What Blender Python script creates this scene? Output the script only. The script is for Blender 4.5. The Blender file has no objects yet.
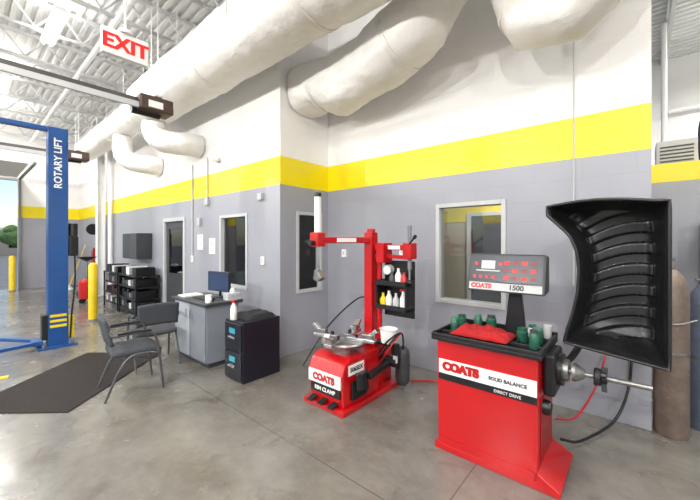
import bpy, math, random
from mathutils import Vector, Matrix, noise
random.seed(3)
V=Vector
scene=bpy.context.scene
COL=scene.collection
try:
    scene.view_settings.view_transform='Standard'
    scene.view_settings.look='None'
except Exception: pass

# ---------------------------------------------------------------- materials
def lin(c):
    return tuple(((x/255)/12.92 if x/255<=0.04045 else (((x/255)+0.055)/1.055)**2.4) for x in c)+(1,)
MC={}
def mat(name,rgb,rough=0.5,metal=0.0,var=0.0,vscale=8,bump=0.0,bscale=40,coat=0.0,emit=0):
    if name in MC: return MC[name]
    m=bpy.data.materials.new(name); m.use_nodes=True
    nt=m.node_tree; b=nt.nodes['Principled BSDF']
    c=lin(rgb)
    b.inputs['Base Color'].default_value=c
    b.inputs['Roughness'].default_value=rough
    b.inputs['Metallic'].default_value=metal
    b.inputs['Coat Weight'].default_value=coat
    if emit:
        b.inputs['Emission Color'].default_value=c
        b.inputs['Emission Strength'].default_value=emit
    if var>0 or bump>0:
        tc=nt.nodes.new('ShaderNodeTexCoord')
    if var>0:
        n=nt.nodes.new('ShaderNodeTexNoise'); n.inputs['Scale'].default_value=vscale; n.inputs['Detail'].default_value=6
        nt.links.new(tc.outputs['Object'],n.inputs['Vector'])
        r=nt.nodes.new('ShaderNodeValToRGB')
        r.color_ramp.elements[0].position=0.3; r.color_ramp.elements[1].position=0.7
        r.color_ramp.elements[0].color=tuple(x*(1-var) for x in c[:3])+(1,)
        r.color_ramp.elements[1].color=tuple(min(1,x*(1+var*0.5)) for x in c[:3])+(1,)
        nt.links.new(n.outputs['Fac'],r.inputs['Fac']); nt.links.new(r.outputs['Color'],b.inputs['Base Color'])
    if bump>0:
        n2=nt.nodes.new('ShaderNodeTexNoise'); n2.inputs['Scale'].default_value=bscale; n2.inputs['Detail'].default_value=4
        nt.links.new(tc.outputs['Object'],n2.inputs['Vector'])
        bp=nt.nodes.new('ShaderNodeBump'); bp.inputs['Strength'].default_value=bump; bp.inputs['Distance'].default_value=0.02
        nt.links.new(n2.outputs['Fac'],bp.inputs['Height']); nt.links.new(bp.outputs['Normal'],b.inputs['Normal'])
    MC[name]=m
    return m

def math_node(nt,op,a,b=None):
    n=nt.nodes.new('ShaderNodeMath'); n.operation=op
    for i,v in enumerate((a,b)):
        if v is None: continue
        if isinstance(v,(int,float)): n.inputs[i].default_value=v
        else: nt.links.new(v,n.inputs[i])
    return n.outputs[0]
def mixc(nt,fac,a,b):
    n=nt.nodes.new('ShaderNodeMix'); n.data_type='RGBA'
    if isinstance(fac,(int,float)): n.inputs[0].default_value=fac
    else: nt.links.new(fac,n.inputs[0])
    for i,v in ((6,a),(7,b)):
        if isinstance(v,tuple): n.inputs[i].default_value=v
        else: nt.links.new(v,n.inputs[i])
    return n.outputs[2]

def wall_mat(name,axis):
    m=bpy.data.materials.new(name); m.use_nodes=True; nt=m.node_tree; b=nt.nodes['Principled BSDF']
    g=nt.nodes.new('ShaderNodeNewGeometry'); s=nt.nodes.new('ShaderNodeSeparateXYZ'); nt.links.new(g.outputs['Position'],s.inputs[0])
    c=nt.nodes.new('ShaderNodeCombineXYZ')
    nt.links.new(s.outputs[0 if axis=='x' else 1],c.inputs[0]); nt.links.new(s.outputs[2],c.inputs[1])
    br=nt.nodes.new('ShaderNodeTexBrick'); nt.links.new(c.outputs[0],br.inputs['Vector'])
    br.inputs['Scale'].default_value=1.0; br.inputs['Brick Width'].default_value=0.406; br.inputs['Row Height'].default_value=0.2033
    br.inputs['Mortar Size'].default_value=0.006; br.inputs['Mortar Smooth'].default_value=0.6
    br.inputs['Color1'].default_value=(1,1,1,1); br.inputs['Color2'].default_value=(.98,.98,.98,1); br.inputs['Mortar'].default_value=(.92,.92,.92,1)
    n=nt.nodes.new('ShaderNodeTexNoise'); n.inputs['Scale'].default_value=1.2; n.inputs['Detail'].default_value=6
    nt.links.new(g.outputs['Position'],n.inputs['Vector'])
    z=s.outputs[2]
    gray=mixc(nt,n.outputs['Fac'],lin((144,145,155)),lin((160,161,169)))
    c1=mixc(nt,math_node(nt,'GREATER_THAN',z,2.44),gray,lin((238,216,6)))
    c2=mixc(nt,math_node(nt,'GREATER_THAN',z,2.84),c1,lin((238,236,234)))
    mu=nt.nodes.new('ShaderNodeMix'); mu.data_type='RGBA'; mu.blend_type='MULTIPLY'; mu.inputs[0].default_value=0.45
    nt.links.new(c2,mu.inputs[6]); nt.links.new(br.outputs['Color'],mu.inputs[7])
    nt.links.new(mu.outputs[2],b.inputs['Base Color'])
    b.inputs['Roughness'].default_value=0.36
    bp=nt.nodes.new('ShaderNodeBump'); bp.inputs['Strength'].default_value=0.25; bp.inputs['Distance'].default_value=0.003
    n2=nt.nodes.new('ShaderNodeTexNoise'); n2.inputs['Scale'].default_value=60; nt.links.new(g.outputs['Position'],n2.inputs['Vector'])
    h=math_node(nt,'SUBTRACT',math_node(nt,'MULTIPLY',n2.outputs['Fac'],0.5),br.outputs['Fac'])
    nt.links.new(h,bp.inputs['Height']); nt.links.new(bp.outputs['Normal'],b.inputs['Normal'])
    return m
WX=wall_mat('painted_block_x','x'); WY=wall_mat('painted_block_y','y')

def floor_mat():
    m=bpy.data.materials.new('sealed_concrete'); m.use_nodes=True; nt=m.node_tree; b=nt.nodes['Principled BSDF']
    g=nt.nodes.new('ShaderNodeNewGeometry'); P=g.outputs['Position']
    def nz(sc,det=8,rough=.6,dist=0):
        n=nt.nodes.new('ShaderNodeTexNoise'); n.inputs['Scale'].default_value=sc; n.inputs['Detail'].default_value=det
        n.inputs['Roughness'].default_value=rough; n.inputs['Distortion'].default_value=dist
        nt.links.new(P,n.inputs['Vector']); return n.outputs['Fac']
    def ramp(f,p0,p1,c0,c1):
        r=nt.nodes.new('ShaderNodeValToRGB'); r.color_ramp.elements[0].position=p0; r.color_ramp.elements[1].position=p1
        r.color_ramp.elements[0].color=c0; r.color_ramp.elements[1].color=c1
        nt.links.new(f,r.inputs['Fac']); return r.outputs['Color']
    base=ramp(nz(1.1,10,.65,.4),.35,.68,lin((98,93,86)),lin((130,126,119)))
    base=mixc(nt,ramp(nz(9,8,.7),.45,.8,(0,0,0,1),(.35,.35,.35,1)),base,lin((148,144,138)))
    st=ramp(nz(2.6,6,.6,1.0),.58,.74,(0,0,0,1),(.6,.6,.6,1))
    base=mixc(nt,st,base,lin((76,68,60)))
    s=nt.nodes.new('ShaderNodeSeparateXYZ'); nt.links.new(P,s.inputs[0])
    lx=math_node(nt,'LESS_THAN',math_node(nt,'PINGPONG',math_node(nt,'ADD',s.outputs[0],0.9),4.4),.005)
    ly=math_node(nt,'LESS_THAN',math_node(nt,'PINGPONG',math_node(nt,'ADD',s.outputs[1],-1.75),4.4),.005)
    jn=math_node(nt,'MULTIPLY',math_node(nt,'MAXIMUM',lx,ly),.6)
    base=mixc(nt,jn,base,lin((66,62,58)))
    nt.links.new(base,b.inputs['Base Color'])
    rr=ramp(nz(2.0,6),.3,.75,(.14,.14,.14,1),(.34,.34,.34,1)); nt.links.new(rr,b.inputs['Roughness'])
    b.inputs['IOR'].default_value=1.55
    bp=nt.nodes.new('ShaderNodeBump'); bp.inputs['Strength'].default_value=.06; bp.inputs['Distance'].default_value=.01
    nt.links.new(nz(25),bp.inputs['Height']); nt.links.new(bp.outputs['Normal'],b.inputs['Normal'])
    return m
FLOOR=floor_mat()

def glass_mat():
    m=bpy.data.materials.new('window_glass'); m.use_nodes=True; nt=m.node_tree; nt.nodes.clear()
    o=nt.nodes.new('ShaderNodeOutputMaterial'); t=nt.nodes.new('ShaderNodeBsdfTransparent'); t.inputs[0].default_value=(.86,.88,.88,1)
    g=nt.nodes.new('ShaderNodeBsdfGlossy'); g.inputs['Roughness'].default_value=.02
    f=nt.nodes.new('ShaderNodeFresnel'); f.inputs[0].default_value=1.7
    mx=nt.nodes.new('ShaderNodeMixShader'); nt.links.new(f.outputs[0],mx.inputs[0]); nt.links.new(t.outputs[0],mx.inputs[1]); nt.links.new(g.outputs[0],mx.inputs[2])
    nt.links.new(mx.outputs[0],o.inputs[0]); return m
GLASS=glass_mat()

RED=mat('red_enamel',(186,10,18),.28,0,.08,5,coat=.4)
BLACK=mat('black_plastic',(22,22,24),.35,0,.2,20)
BLACKM=mat('black_metal',(30,30,33),.4,.2,.1,10)
DGRAY=mat('dark_gray_plastic',(60,62,66),.45,0,.1,15)
GRAY=mat('gray_plastic',(118,120,124),.5,0,.08,10)
LGRAY=mat('light_gray_paint',(188,189,190),.45,0,.05,8)
WHITE=mat('white_paint',(236,236,234),.45,0,.03,6)
CHROME=mat('chrome_steel',(205,205,208),.18,.9,.1,12)
STEEL=mat('worn_steel',(150,148,146),.35,.8,.3,25)
DUCT=mat('duct_wrap',(236,233,228),.38,.0,.05,7,bump=.9,bscale=7)
DUCTS=mat('duct_tape_band',(228,225,219),.35,.1,.05,9)
BLUE=mat('blue_lift_paint',(24,76,140),.35,0,.12,6,coat=.2)
YEL=mat('yellow_safety_paint',(240,205,28),.45,0,.1,9)
FABRIC=mat('gray_fabric',(72,75,81),.9,0,.15,60,bump=.4,bscale=300)
MAT=mat('rubber_backed_carpet',(52,44,42),.95,0,.3,40,bump=.8,bscale=250)
TEAL=mat('dark_green_plastic',(36,90,70),.35,0,.1,20)
CAB=mat('gray_laminate',(134,139,148),.4,0,.06,6)
CABW=mat('pale_laminate',(176,180,188),.4,0,.05,6)
CEIL=mat('white_deck_paint',(222,222,220),.6,0,.04,3)
CEILJ=mat('white_joist_paint',(206,206,206),.6,0,.06,3)
RUST=mat('brown_cylinder_paint',(124,108,98),.5,.2,.3,9,bump=.3,bscale=30)
CLOTH=mat('red_shop_cloth',(170,20,24),.9,0,.25,12,bump=.5,bscale=50)
SCREEN=mat('dark_screen',(18,22,34),.12)
TUBE=mat('fluorescent_tube',(255,252,244),.4,emit=6)
INTR=mat('office_paint',(176,166,150),.7,0,.05,4)
WOOD=mat('wood_grain',(140,100,70),.5,0,.3,10)
NAVY=mat('navy_black_enamel',(25,27,38),.35,0,.1,10)
CHF=mat('chair_frame_steel',(96,98,102),.35,.6,.1,12)

# ---------------------------------------------------------------- mesh helpers
class Grp:
    def __init__(s,name,origin=(0,0,0),rot=0,local=False):
        e=bpy.data.objects.new(name,None); e.empty_display_size=.1
        e.location=origin; e.rotation_euler=(0,0,rot); COL.objects.link(e)
        s.e=e; s.off=V((0,0,0)) if local else V(origin)
def mk(g,name,verts,faces,m,smooth=False,bevel=0,seg=2,sharp=35):
    off=g.off if g else V((0,0,0))
    me=bpy.data.meshes.new(name)
    me.from_pydata([tuple(V(v)-off) for v in verts],[],faces)
    import bmesh
    bm=bmesh.new(); bm.from_mesh(me); bmesh.ops.recalc_face_normals(bm,faces=bm.faces); bm.to_mesh(me); bm.free()
    me.materials.append(m)
    if smooth:
        me.shade_smooth(); me.set_sharp_from_angle(angle=math.radians(sharp))
    ob=bpy.data.objects.new(name,me); COL.objects.link(ob)
    if g: ob.parent=g.e
    if bevel:
        b=ob.modifiers.new('bevel','BEVEL'); b.width=bevel; b.segments=seg; b.limit_method='ANGLE'
    return ob
def boxgeo(x0,x1,y0,y1,z0,z1):
    v=[(x0,y0,z0),(x1,y0,z0),(x1,y1,z0),(x0,y1,z0),(x0,y0,z1),(x1,y0,z1),(x1,y1,z1),(x0,y1,z1)]
    f=[(0,3,2,1),(4,5,6,7),(0,1,5,4),(1,2,6,5),(2,3,7,6),(3,0,4,7)]
    return v,f
def box(g,name,x0,x1,y0,y1,z0,z1,m,bevel=0):
    v,f=boxgeo(x0,x1,y0,y1,z0,z1); return mk(g,name,v,f,m,bevel=bevel)
def multi(g,name,boxes,m,bevel=0):
    vs=[];fs=[]
    for b in boxes:
        v,f=boxgeo(*b); k=len(vs); vs+=v; fs+=[tuple(i+k for i in q) for q in f]
    return mk(g,name,vs,fs,m,bevel=bevel)
def prism(g,name,poly,axis,lo,hi,m,bevel=0,smooth=False):
    def P(a,b,t): return (t,a,b) if axis=='x' else ((a,t,b) if axis=='y' else (a,b,t))
    n=len(poly); v=[P(a,b,lo) for a,b in poly]+[P(a,b,hi) for a,b in poly]
    f=[tuple(range(n)),tuple(range(2*n-1,n-1,-1))]+[(i,(i+1)%n,n+(i+1)%n,n+i) for i in range(n)]
    return mk(g,name,v,f,m,bevel=bevel,smooth=smooth)
def frame(d,up=None):
    d=d.normalized(); u=V((0,0,1)) if abs(d.z)<.95 else V((0,1,0))
    if up: u=V(up)
    a=d.cross(u).normalized(); b=a.cross(d).normalized(); return a,b
def rings(path,radii,seg,cap=True,sq=None,pw=1.0):
    vs=[];fs=[]; n=len(path)
    t0=(path[1]-path[0]); a,b=frame(t0)
    for i,p in enumerate(path):
        if i==0: t=path[1]-path[0]
        elif i==n-1: t=path[-1]-path[-2]
        else: t=(path[i+1]-path[i]).normalized()+(path[i]-path[i-1]).normalized()
        t=t.normalized(); a=(a-t*a.dot(t)).normalized(); b=t.cross(a).normalized()
        for k in range(seg):
            th=2*math.pi*k/seg
            r=radii[i]; c_,s_=math.cos(th),math.sin(th)
            if pw!=1.0: c_=math.copysign(abs(c_)**pw,c_); s_=math.copysign(abs(s_)**pw,s_)
            vs.append(p+a*(c_*r*(sq[0] if sq else 1))+b*(s_*r*(sq[1] if sq else 1)))
    for i in range(n-1):
        for k in range(seg):
            fs.append((i*seg+k,i*seg+(k+1)%seg,(i+1)*seg+(k+1)%seg,(i+1)*seg+k))
    if cap: fs.append(tuple(range(seg-1,-1,-1))); fs.append(tuple(range((n-1)*seg,n*seg)))
    return vs,fs
def cyl(g,name,p1,p2,r,m,r2=None,seg=24,bevel=0):
    v,f=rings([V(p1),V(p2)],[r,r if r2 is None else r2],seg); return mk(g,name,v,f,m,smooth=True,bevel=bevel)
def lathe(g,name,c,prof,m,seg=32,axis='z'):
    vs=[];fs=[];c=V(c)
    for (r,h) in prof:
        for k in range(seg):
            th=2*math.pi*k/seg; a,b=math.cos(th)*max(r,1e-4),math.sin(th)*max(r,1e-4)
            vs.append(c+(V((a,b,h)) if axis=='z' else V((h,a,b))))
    n=len(prof)
    for i in range(n-1):
        for k in range(seg): fs.append((i*seg+k,i*seg+(k+1)%seg,(i+1)*seg+(k+1)%seg,(i+1)*seg+k))
    fs.append(tuple(range(seg))); fs.append(tuple(range((n-1)*seg,n*seg)))
    return mk(g,name,vs,fs,m,smooth=True)
def catmull(pts,k=8):
    pts=[V(p) for p in pts]; P=[pts[0]*2-pts[1]]+pts+[pts[-1]*2-pts[-2]]; out=[]
    for i in range(1,len(P)-2):
        for j in range(k):
            t=j/k; p0,p1,p2,p3=P[i-1:i+3]
            out.append(.5*((2*p1)+(p2-p0)*t+(2*p0-5*p1+4*p2-p3)*t*t+(3*p1-p0-3*p2+p3)*t**3))
    out.append(pts[-1]); return out
def tube(g,name,pts,r,m,seg=10,k=8,smoothpath=True,sq=None):
    path=catmull(pts,k) if smoothpath else [V(p) for p in pts]
    v,f=rings(path,[r]*len(path),seg,sq=sq); return mk(g,name,v,f,m,smooth=True,sharp=50)
def beam(g,name,p1,p2,w,h,m,bevel=0):
    p1=V(p1);p2=V(p2); a,b=frame(p2-p1); vs=[]
    for p in (p1,p2):
        for s,t in ((-1,-1),(1,-1),(1,1),(-1,1)): vs.append(p+a*(s*w/2)+b*(t*h/2))
    return mk(g,name,vs,[(0,1,2,3),(7,6,5,4),(0,4,5,1),(1,5,6,2),(2,6,7,3),(3,7,4,0)],m,bevel=bevel)
def text(g,name,s,size,loc,rot,m,ext=.002,align='CENTER',mtx=None,bold=0):
    c=bpy.data.curves.new(name,'FONT'); c.body=s; c.size=size; c.extrude=ext; c.align_x=align; c.align_y='CENTER'; c.offset=bold
    c.materials.append(m); o=bpy.data.objects.new(name,c); COL.objects.link(o)
    if g: o.parent=g.e
    L=V(loc)-(g.off if g else V((0,0,0)))
    if mtx is not None: o.matrix_local=Matrix.Translation(L)@mtx.to_4x4()
    else: o.location=L; o.rotation_euler=rot
    return o
def sheet(g,name,fn,nu,nv,m,thick=0,smooth=True,sharp=60):
    vs=[fn(i/nu,j/nv) for j in range(nv+1) for i in range(nu+1)]
    fs=[(j*(nu+1)+i,j*(nu+1)+i+1,(j+1)*(nu+1)+i+1,(j+1)*(nu+1)+i) for j in range(nv) for i in range(nu)]
    o=mk(g,name,vs,fs,m,smooth=smooth,sharp=sharp)
    if thick:
        s=o.modifiers.new('solid','SOLIDIFY'); s.thickness=thick; s.offset=0
    return o

H=5.6; YR=3.89; YL=2.93; XC=-3.81; XE=0.09; XF=-16.0
# ---------------------------------------------------------------- room shell
def wall(name,axis,a0,a1,t0,t1,z0,z1,ops,m):
    A=sorted(set([a0,a1]+[o[0] for o in ops]+[o[1] for o in ops])); Z=sorted(set([z0,z1]+[o[2] for o in ops]+[o[3] for o in ops]))
    bs=[]
    for i in range(len(A)-1):
        for j in range(len(Z)-1):
            ca=(A[i]+A[i+1])/2; cz=(Z[j]+Z[j+1])/2
            if any(o[0]<ca<o[1] and o[2]<cz<o[3] for o in ops): continue
            if axis=='x': bs.append((A[i],A[i+1],t0,t1,Z[j],Z[j+1]))
            else: bs.append((t0,t1,A[i],A[i+1],Z[j],Z[j+1]))
    return multi(None,name,bs,m)
W1=(-1.92,-1.09,.88,2.10); W2=(3.22,3.75,.86,2.08); W3=(-5.48,-4.62,.87,2.08); D1=(-7.95,-6.85,0,2.13)
wall('wall_right','x',XC,XE,YR,YR+.2,0,H,[W1],WX)
wall('wall_return','y',YL+.2,YR,XC-.2,XC,0,H,[W2],WY)
wall('wall_left','x',XF,XC,YL,YL+.2,0,H,[W3,D1],WX)
wall('wall_far','y',-8,YL,XF-.2,XF,0,H,[(-2.9,1.29,0,3.7),(-7.4,-3.5,0,3.7)],WY)
wall('wall_front','x',XF,9,-8.2,-8,0,H,[(-14.5,-10.5,0,3.8),(-9.5,-5.5,0,3.8),(-4.5,-.5,0,3.8),(.5,4.5,0,3.8)],WX)
wall('wall_office_side','y',YR+.2,6.25,XE-.2,XE,0,H,[],WY)
wall('wall_annex','x',XE,6,6.25,6.4,0,2.69,[],WX)
wall('wall_back','x',-.1,9,10,10.2,0,H,[],WX)
wall('wall_side','y',-8,10,9,9.2,0,H,[(-6,-1,0,3.8),(0,5,0,3.8)],WY)
wall('wall_office_back','x',-12,XE-.2,6.25,6.4,0,2.8,[],INTR)
box(None,'office_reflection_band',-12,XE-.2,6.235,6.249,2.0,2.3,mat('reflected_yellow',(230,205,20),.5))  # yellow stripe reflected in the window glass, painted as a band behind it
wall('wall_office_end','y',YL+.2,6.25,-12.2,-12,0,2.8,[],INTR)
box(None,'ceiling_office',-12,XC-.2,YL+.2,6.25,2.75,2.8,WHITE)
box(None,'ceiling_office_front',XC-.2,XE-.2,YR+.2,6.25,2.75,2.8,WHITE)
box(None,'floor_mezzanine',XE,6,6.4,9.98,2.5,2.62,LGRAY)
box(None,'floor',XF-.2,9.2,-8.2,10.2,-.15,0,FLOOR)
ASPH=mat('asphalt',(120,118,115),.9,0,.2,3)
box(None,'ground_outside',-120,120,-100,100,-.5,-.16,ASPH)
# corrugated deck
vs=[];y=-8.2;prof=[]
while y<10.2:
    prof+=[(y,H),(y+.06,H),(y+.075,H-.045),(y+.135,H-.045)]; y+=.15
vs=[(XF-.2,a,b) for a,b in prof]+[(9.2,a,b) for a,b in prof]; n=len(prof)
mk(None,'ceiling',vs,[(i,i+1,n+i+1,n+i) for i in range(n-1)],CEIL)
box(None,'roof_slab',XF-.2,9.2,-8.2,10.2,H+.01,H+.15,CEIL)
# joists
def joist_mesh(y0,y1):
    vs=[];fs=[]
    def addbeam(p1,p2,w):
        p1=V(p1);p2=V(p2);a,b=frame(p2-p1,(1,0,0)); k=len(vs)
        for p in (p1,p2):
            for s,t in ((-1,-1),(1,-1),(1,1),(-1,1)): vs.append(p+a*(s*w/2)+b*(t*w/2))
        fs.extend([tuple(i+k for i in q) for q in [(0,1,2,3),(7,6,5,4),(0,4,5,1),(1,5,6,2),(2,6,7,3),(3,7,4,0)]])
    addbeam((0,y0,H-.08),(0,y1,H-.08),.06); addbeam((0,y0+.3,H-.52),(0,y1-.3,H-.52),.05)
    k=int((y1-y0)/.6); st=(y1-y0)/k
    for i in range(k):
        a=y0+i*st
        addbeam((0,a,H-.1),(0,a+st/2,H-.5),.025); addbeam((0,a+st/2,H-.5),(0,a+st,H-.1),.025)
    me=bpy.data.meshes.new('joist'); me.from_pydata([tuple(v) for v in vs],[],fs); me.materials.append(CEILJ); return me
jA=joist_mesh(-7.98,YL-.02); jB=joist_mesh(-7.98,YR-.02); jC=joist_mesh(YR+.3,9.98)
x=-15.2; JX=[]
while x<8.8:
    JX.append(x)
    o=bpy.data.objects.new('ceiling_joist',jA if x<XC else jB); o.location=(x,0,0); COL.objects.link(o)
    if x>XE:
        o=bpy.data.objects.new('ceiling_joist',jC); o.location=(x,0,0); COL.objects.link(o)
    x+=1.3
# ceiling pipes
tube(None,'sprinkler_pipe',[(-15.5,1.55,4.98),(-3,1.55,4.98),(8.5,1.55,4.98)],.04,WHITE,smoothpath=False)
tube(None,'water_pipe',[(-11.9,2.86,4.68),(-8,2.86,4.68),(-3.9,2.86,4.68)],.05,WHITE,smoothpath=False)
tube(None,'conduit_pipe',[(-15.5,.2,5.02),(-5,.2,5.02),(8.5,.2,5.02)],.02,LGRAY,smoothpath=False)
tube(None,'drain_pipe',[(-7.3,2.86,4.85),(-6.9,2.6,4.83),(-6.7,2.0,4.85),(-6.7,1.7,4.85)],.055,WHITE)
for x in (-7.9,-5.4,-4.4):
    cyl(None,'vent_pipe',(x,2.85,4.76),(x,2.85,5.5),.05,WHITE)

# ---------------------------------------------------------------- windows / doors
def window(name,axis,a0,a1,z0,z1,t,sgn=-1):
    c=((a0+a1)/2,t,(z0+z1)/2) if axis=='x' else (t,(a0+a1)/2,(z0+z1)/2)
    g=Grp(name,c); w=.05
    def B(n,p,q,d0,d1,r,s,m,bv=0):
        lo,hi=min(d0,d1),max(d0,d1)
        if axis=='x': return box(g,n,p,q,lo,hi,r,s,m,bv)
        return box(g,n,lo,hi,p,q,r,s,m,bv)
    f0,f1=t+sgn*.015,t-sgn*.14
    B('frame_left',a0+.002,a0+w,f0,f1,z0+.002,z1-.002,LGRAY,.004); B('frame_right',a1-w,a1-.002,f0,f1,z0+.002,z1-.002,LGRAY,.004)
    B('frame_bottom',a0+w,a1-w,f0,f1,z0+.002,z0+w,LGRAY,.004); B('frame_top',a0+w,a1-w,f0,f1,z1-w,z1-.002,LGRAY,.004)
    B('glass',a0+w,a1-w,t-sgn*.05,t-sgn*.056,z0+w,z1-w,GLASS)
window('window_1','x',*W1[:2],*W1[2:],YR); window('window_2','y',*W2[:2],*W2[2:],XC,sgn=1); window('window_3','x',*W3[:2],*W3[2:],YL)
g=Grp('door_1',(-7.4,YL,0))
multi(g,'frame',[(-7.948,-7.87,YL-.015,YL+.15,0,2.128),(-6.93,-6.852,YL-.015,YL+.15,0,2.128),(-7.87,-6.93,YL-.015,YL+.15,2.05,2.128)],LGRAY,.004)
multi(g,'leaf',[(-7.865,-7.74,YL+.03,YL+.075,.01,2.045),(-7.06,-6.935,YL+.03,YL+.075,.01,2.045),(-7.74,-7.06,YL+.03,YL+.075,.01,.95),(-7.74,-7.06,YL+.03,YL+.075,1.9,2.045)],DGRAY,.003)
box(g,'glass',-7.74,-7.06,YL+.05,YL+.056,.95,1.9,GLASS)
cyl(g,'handle',(-7.0,YL-.03,1.0),(-7.12,YL-.03,1.0),.012,CHROME); cyl(g,'rose',(-7.0,YL+.03,1.0),(-7.0,YL-.035,1.0),.025,CHROME)
# office interior glimpsed through glass
g=Grp('door_2',(-1.95,6.2,0)); box(g,'leaf',-2.35,-1.5,6.2,6.23,0,2.1,DGRAY,.004); multi(g,'frame',[(-2.43,-2.35,6.18,6.23,0,2.16),(-1.5,-1.42,6.18,6.23,0,2.16),(-2.35,-1.5,6.18,6.23,2.1,2.16)],LGRAY)
g=Grp('office_bookcase',(-4.0,5.9,0))
multi(g,'case',[(-4.8,-4.76,5.85,6.22,0,2.0),(-3.3,-3.26,5.85,6.22,0,2.0)]+[(-4.76,-3.3,5.85,6.22,z,z+.03) for z in (.05,.5,.95,1.4,1.95)],DGRAY)
for i in range(12): 
    z=(.08,.53,.98)[i%3]; x0=-4.7+i*.11
    box(g,'binder_%d'%i,x0,x0+.08,5.95,6.18,z,z+.3,[WHITE,RED,BLUE][i//3%3])

def area(name,e,sx,sy):
    l=bpy.data.lights.new(name,'AREA'); l.shape='RECTANGLE'; l.size=sx; l.size_y=sy; l.energy=e; l.color=(1,.985,.955)
    o=bpy.data.objects.new(name,l); COL.objects.link(o); return o
def strip(x,y,z=4.95,e=110,L=1.22):
    g=Grp('fluorescent_light_fixture',(x,y,z))
    prism(g,'housing',[(y-.1,z),(y+.1,z),(y+.05,z+.05),(y-.05,z+.05)],'x',x-L/2,x+L/2,WHITE)
    for s in (-.045,.045):
        cyl(g,'tube',(x-L/2+.02,y+s,z-.022),(x+L/2-.02,y+s,z-.022),.016,TUBE,seg=10)
    for s in (-.4,.4):
        cyl(g,'hanger',(x+s,y,z+.05),(x+s,y,z+.1),.005,LGRAY,seg=6)
    l=area('lamp',e,L,.2); l.parent=g.e; l.location=(0,0,-.05)
    l=area('ceiling_fill_lamp',e*.16,L,.1); l.parent=g.e; l.location=(0,0,.06); l.rotation_euler=(math.pi,0,0)  # extra upward lamp, added to brighten the ceiling
for (x,y) in [(-13.5,.6),(-10.2,.6),(-6.9,.95),(-3.0,-.6),(.2,-.6),(3.5,-.6)]:
    strip(x,y,e=88)
strip(2.2,7.8,e=200); strip(2.0,3.5,e=120)  # out-of-view strips added to brighten the back area
def wall_fill(x,y,z=4.1,e=460):  # added fixture behind the camera, fills the upper walls with light
    g=Grp('added_wall_fill_light',(x,y,z))
    lathe(g,'fill_housing',(x,y,z+.32),[(.06,0),(.09,.02),(.09,.2),(.03,.24)],LGRAY,24)
    lathe(g,'fill_rim',(x,y,z+.30),[(.10,.02),(.12,0),(.12,.02),(.10,.03)],CHROME,24)
    cyl(g,'hanger_rod',(x,y,z+.5),(x,y,5.05),.01,LGRAY,seg=8)
    lathe(g,'fill_globe',(x,y,z+.16),[(.09,.14),(.12,.08),(.12,.0),(.08,-.04),(.02,-.05)],TUBE,24)
    l=bpy.data.lights.new('lamp','POINT'); l.energy=e; l.shadow_soft_size=.12; l.color=(1,.985,.955)
    o=bpy.data.objects.new('lamp',l); COL.objects.link(o); o.parent=g.e; o.location=(0,0,-.05)
for x in (-13.5,-9.5,-6.0,-2.5,1.0,4.5): wall_fill(x,-4.2)
for (x,y,e) in ((-1.6,5.2,38),(-5.5,4.8,50),(-8.6,4.8,45)):
    g=Grp('office_fill_light',(x,y,2.73)); box(g,'panel',x-.3,x+.3,y-.3,y+.3,2.72,2.749,TUBE)  # glowing panel and lamp added to brighten the view through the windows
    l=area('lamp',e,.55,.55); l.parent=g.e; l.location=(0,0,-.02)

# ---------------------------------------------------------------- ducts
def duct(name,pts,r,k=8,seg=48,bands=(),wr=.02,sm=True,sq=None,step=.07,pw=1.0,rfn=None):
    path0=catmull(pts,k) if sm else [V(p) for p in pts]
    path=[path0[0]]
    for a,b in zip(path0,path0[1:]):
        d=(b-a).length; n=max(1,int(round(d/step)))
        for i in range(1,n+1): path.append(a.lerp(b,i/n))
    n=len(path)
    rr=[rfn(p) if rfn else r for p in path]
    g=Grp(name,tuple(path[n//2]))
    v,f=rings(path,rr,seg,sq=sq,pw=pw)
    out=[]
    for i,p in enumerate(v):
        c=path[min(i//seg,n-1)]; d=(V(p)-c); q=V(p)
        cr=abs(noise.noise(q*4.5+V((7,0,0))))-.2
        out.append(c+d*(1+wr*noise.noise(q*2.2)+wr*.9*cr+wr*.35*noise.noise(q*13)))
    mk(g,'duct_body',out,f,DUCT,smooth=True,sharp=60)
    for t in bands:
        i=min(n-2,max(1,int(t*n))); dirn=(path[i+1]-path[i-1]).normalized(); rb=rr[i]
        v,f=rings([path[i]-dirn*.03,path[i]+dirn*.03],[rb*1.02]*2,seg,sq=sq,pw=pw); mk(g,'tape_band',v,f,DUCTS,smooth=True,sharp=40)
    return g
def rA(p): 
    t=min(1,max(0,(p.x+7.6)/.5)); return .26+.12*t
g=duct('air_duct',[(-11.9,2.34,4.2),(-7.6,2.34,4.2),(-7.1,2.34,4.2),(-4,2.34,4.2),(1.5,2.34,4.2)],.38,sm=False,bands=[.2,.37,.55,.7],wr=.055,rfn=rA,pw=.8)
for x in JX:
    if -11.5<x<1.4:
        w=rA(V((x,0,0)))+.015
        for s in (-w,w): cyl(g,'strap',(x,2.34+s,4.2),(x,2.34+s,5.05),.006,LGRAY,seg=6)
g=duct('branch_air_duct',[(-3.79,3.38,3.86),(-3.40,3.38,3.86),(-3.05,3.34,3.72),(-2.2,3.2,3.78),(-1.75,3.15,3.93),(-1.52,3.15,4.3),(-1.52,3.15,5.0)],.335,bands=[.18,.27,.56],wr=.12,sm=False,pw=.8)
g=duct('elbow_air_duct',[(-.78,3.25,5.0),(-.78,3.25,3.9),(-.66,3.22,3.60),(-.42,3.2,3.54),(-.15,3.16,3.75),(.15,3.12,4.25),(.3,3.1,5.0)],.27,bands=[.40,.6],wr=.12,sm=False,pw=.8)
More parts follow.
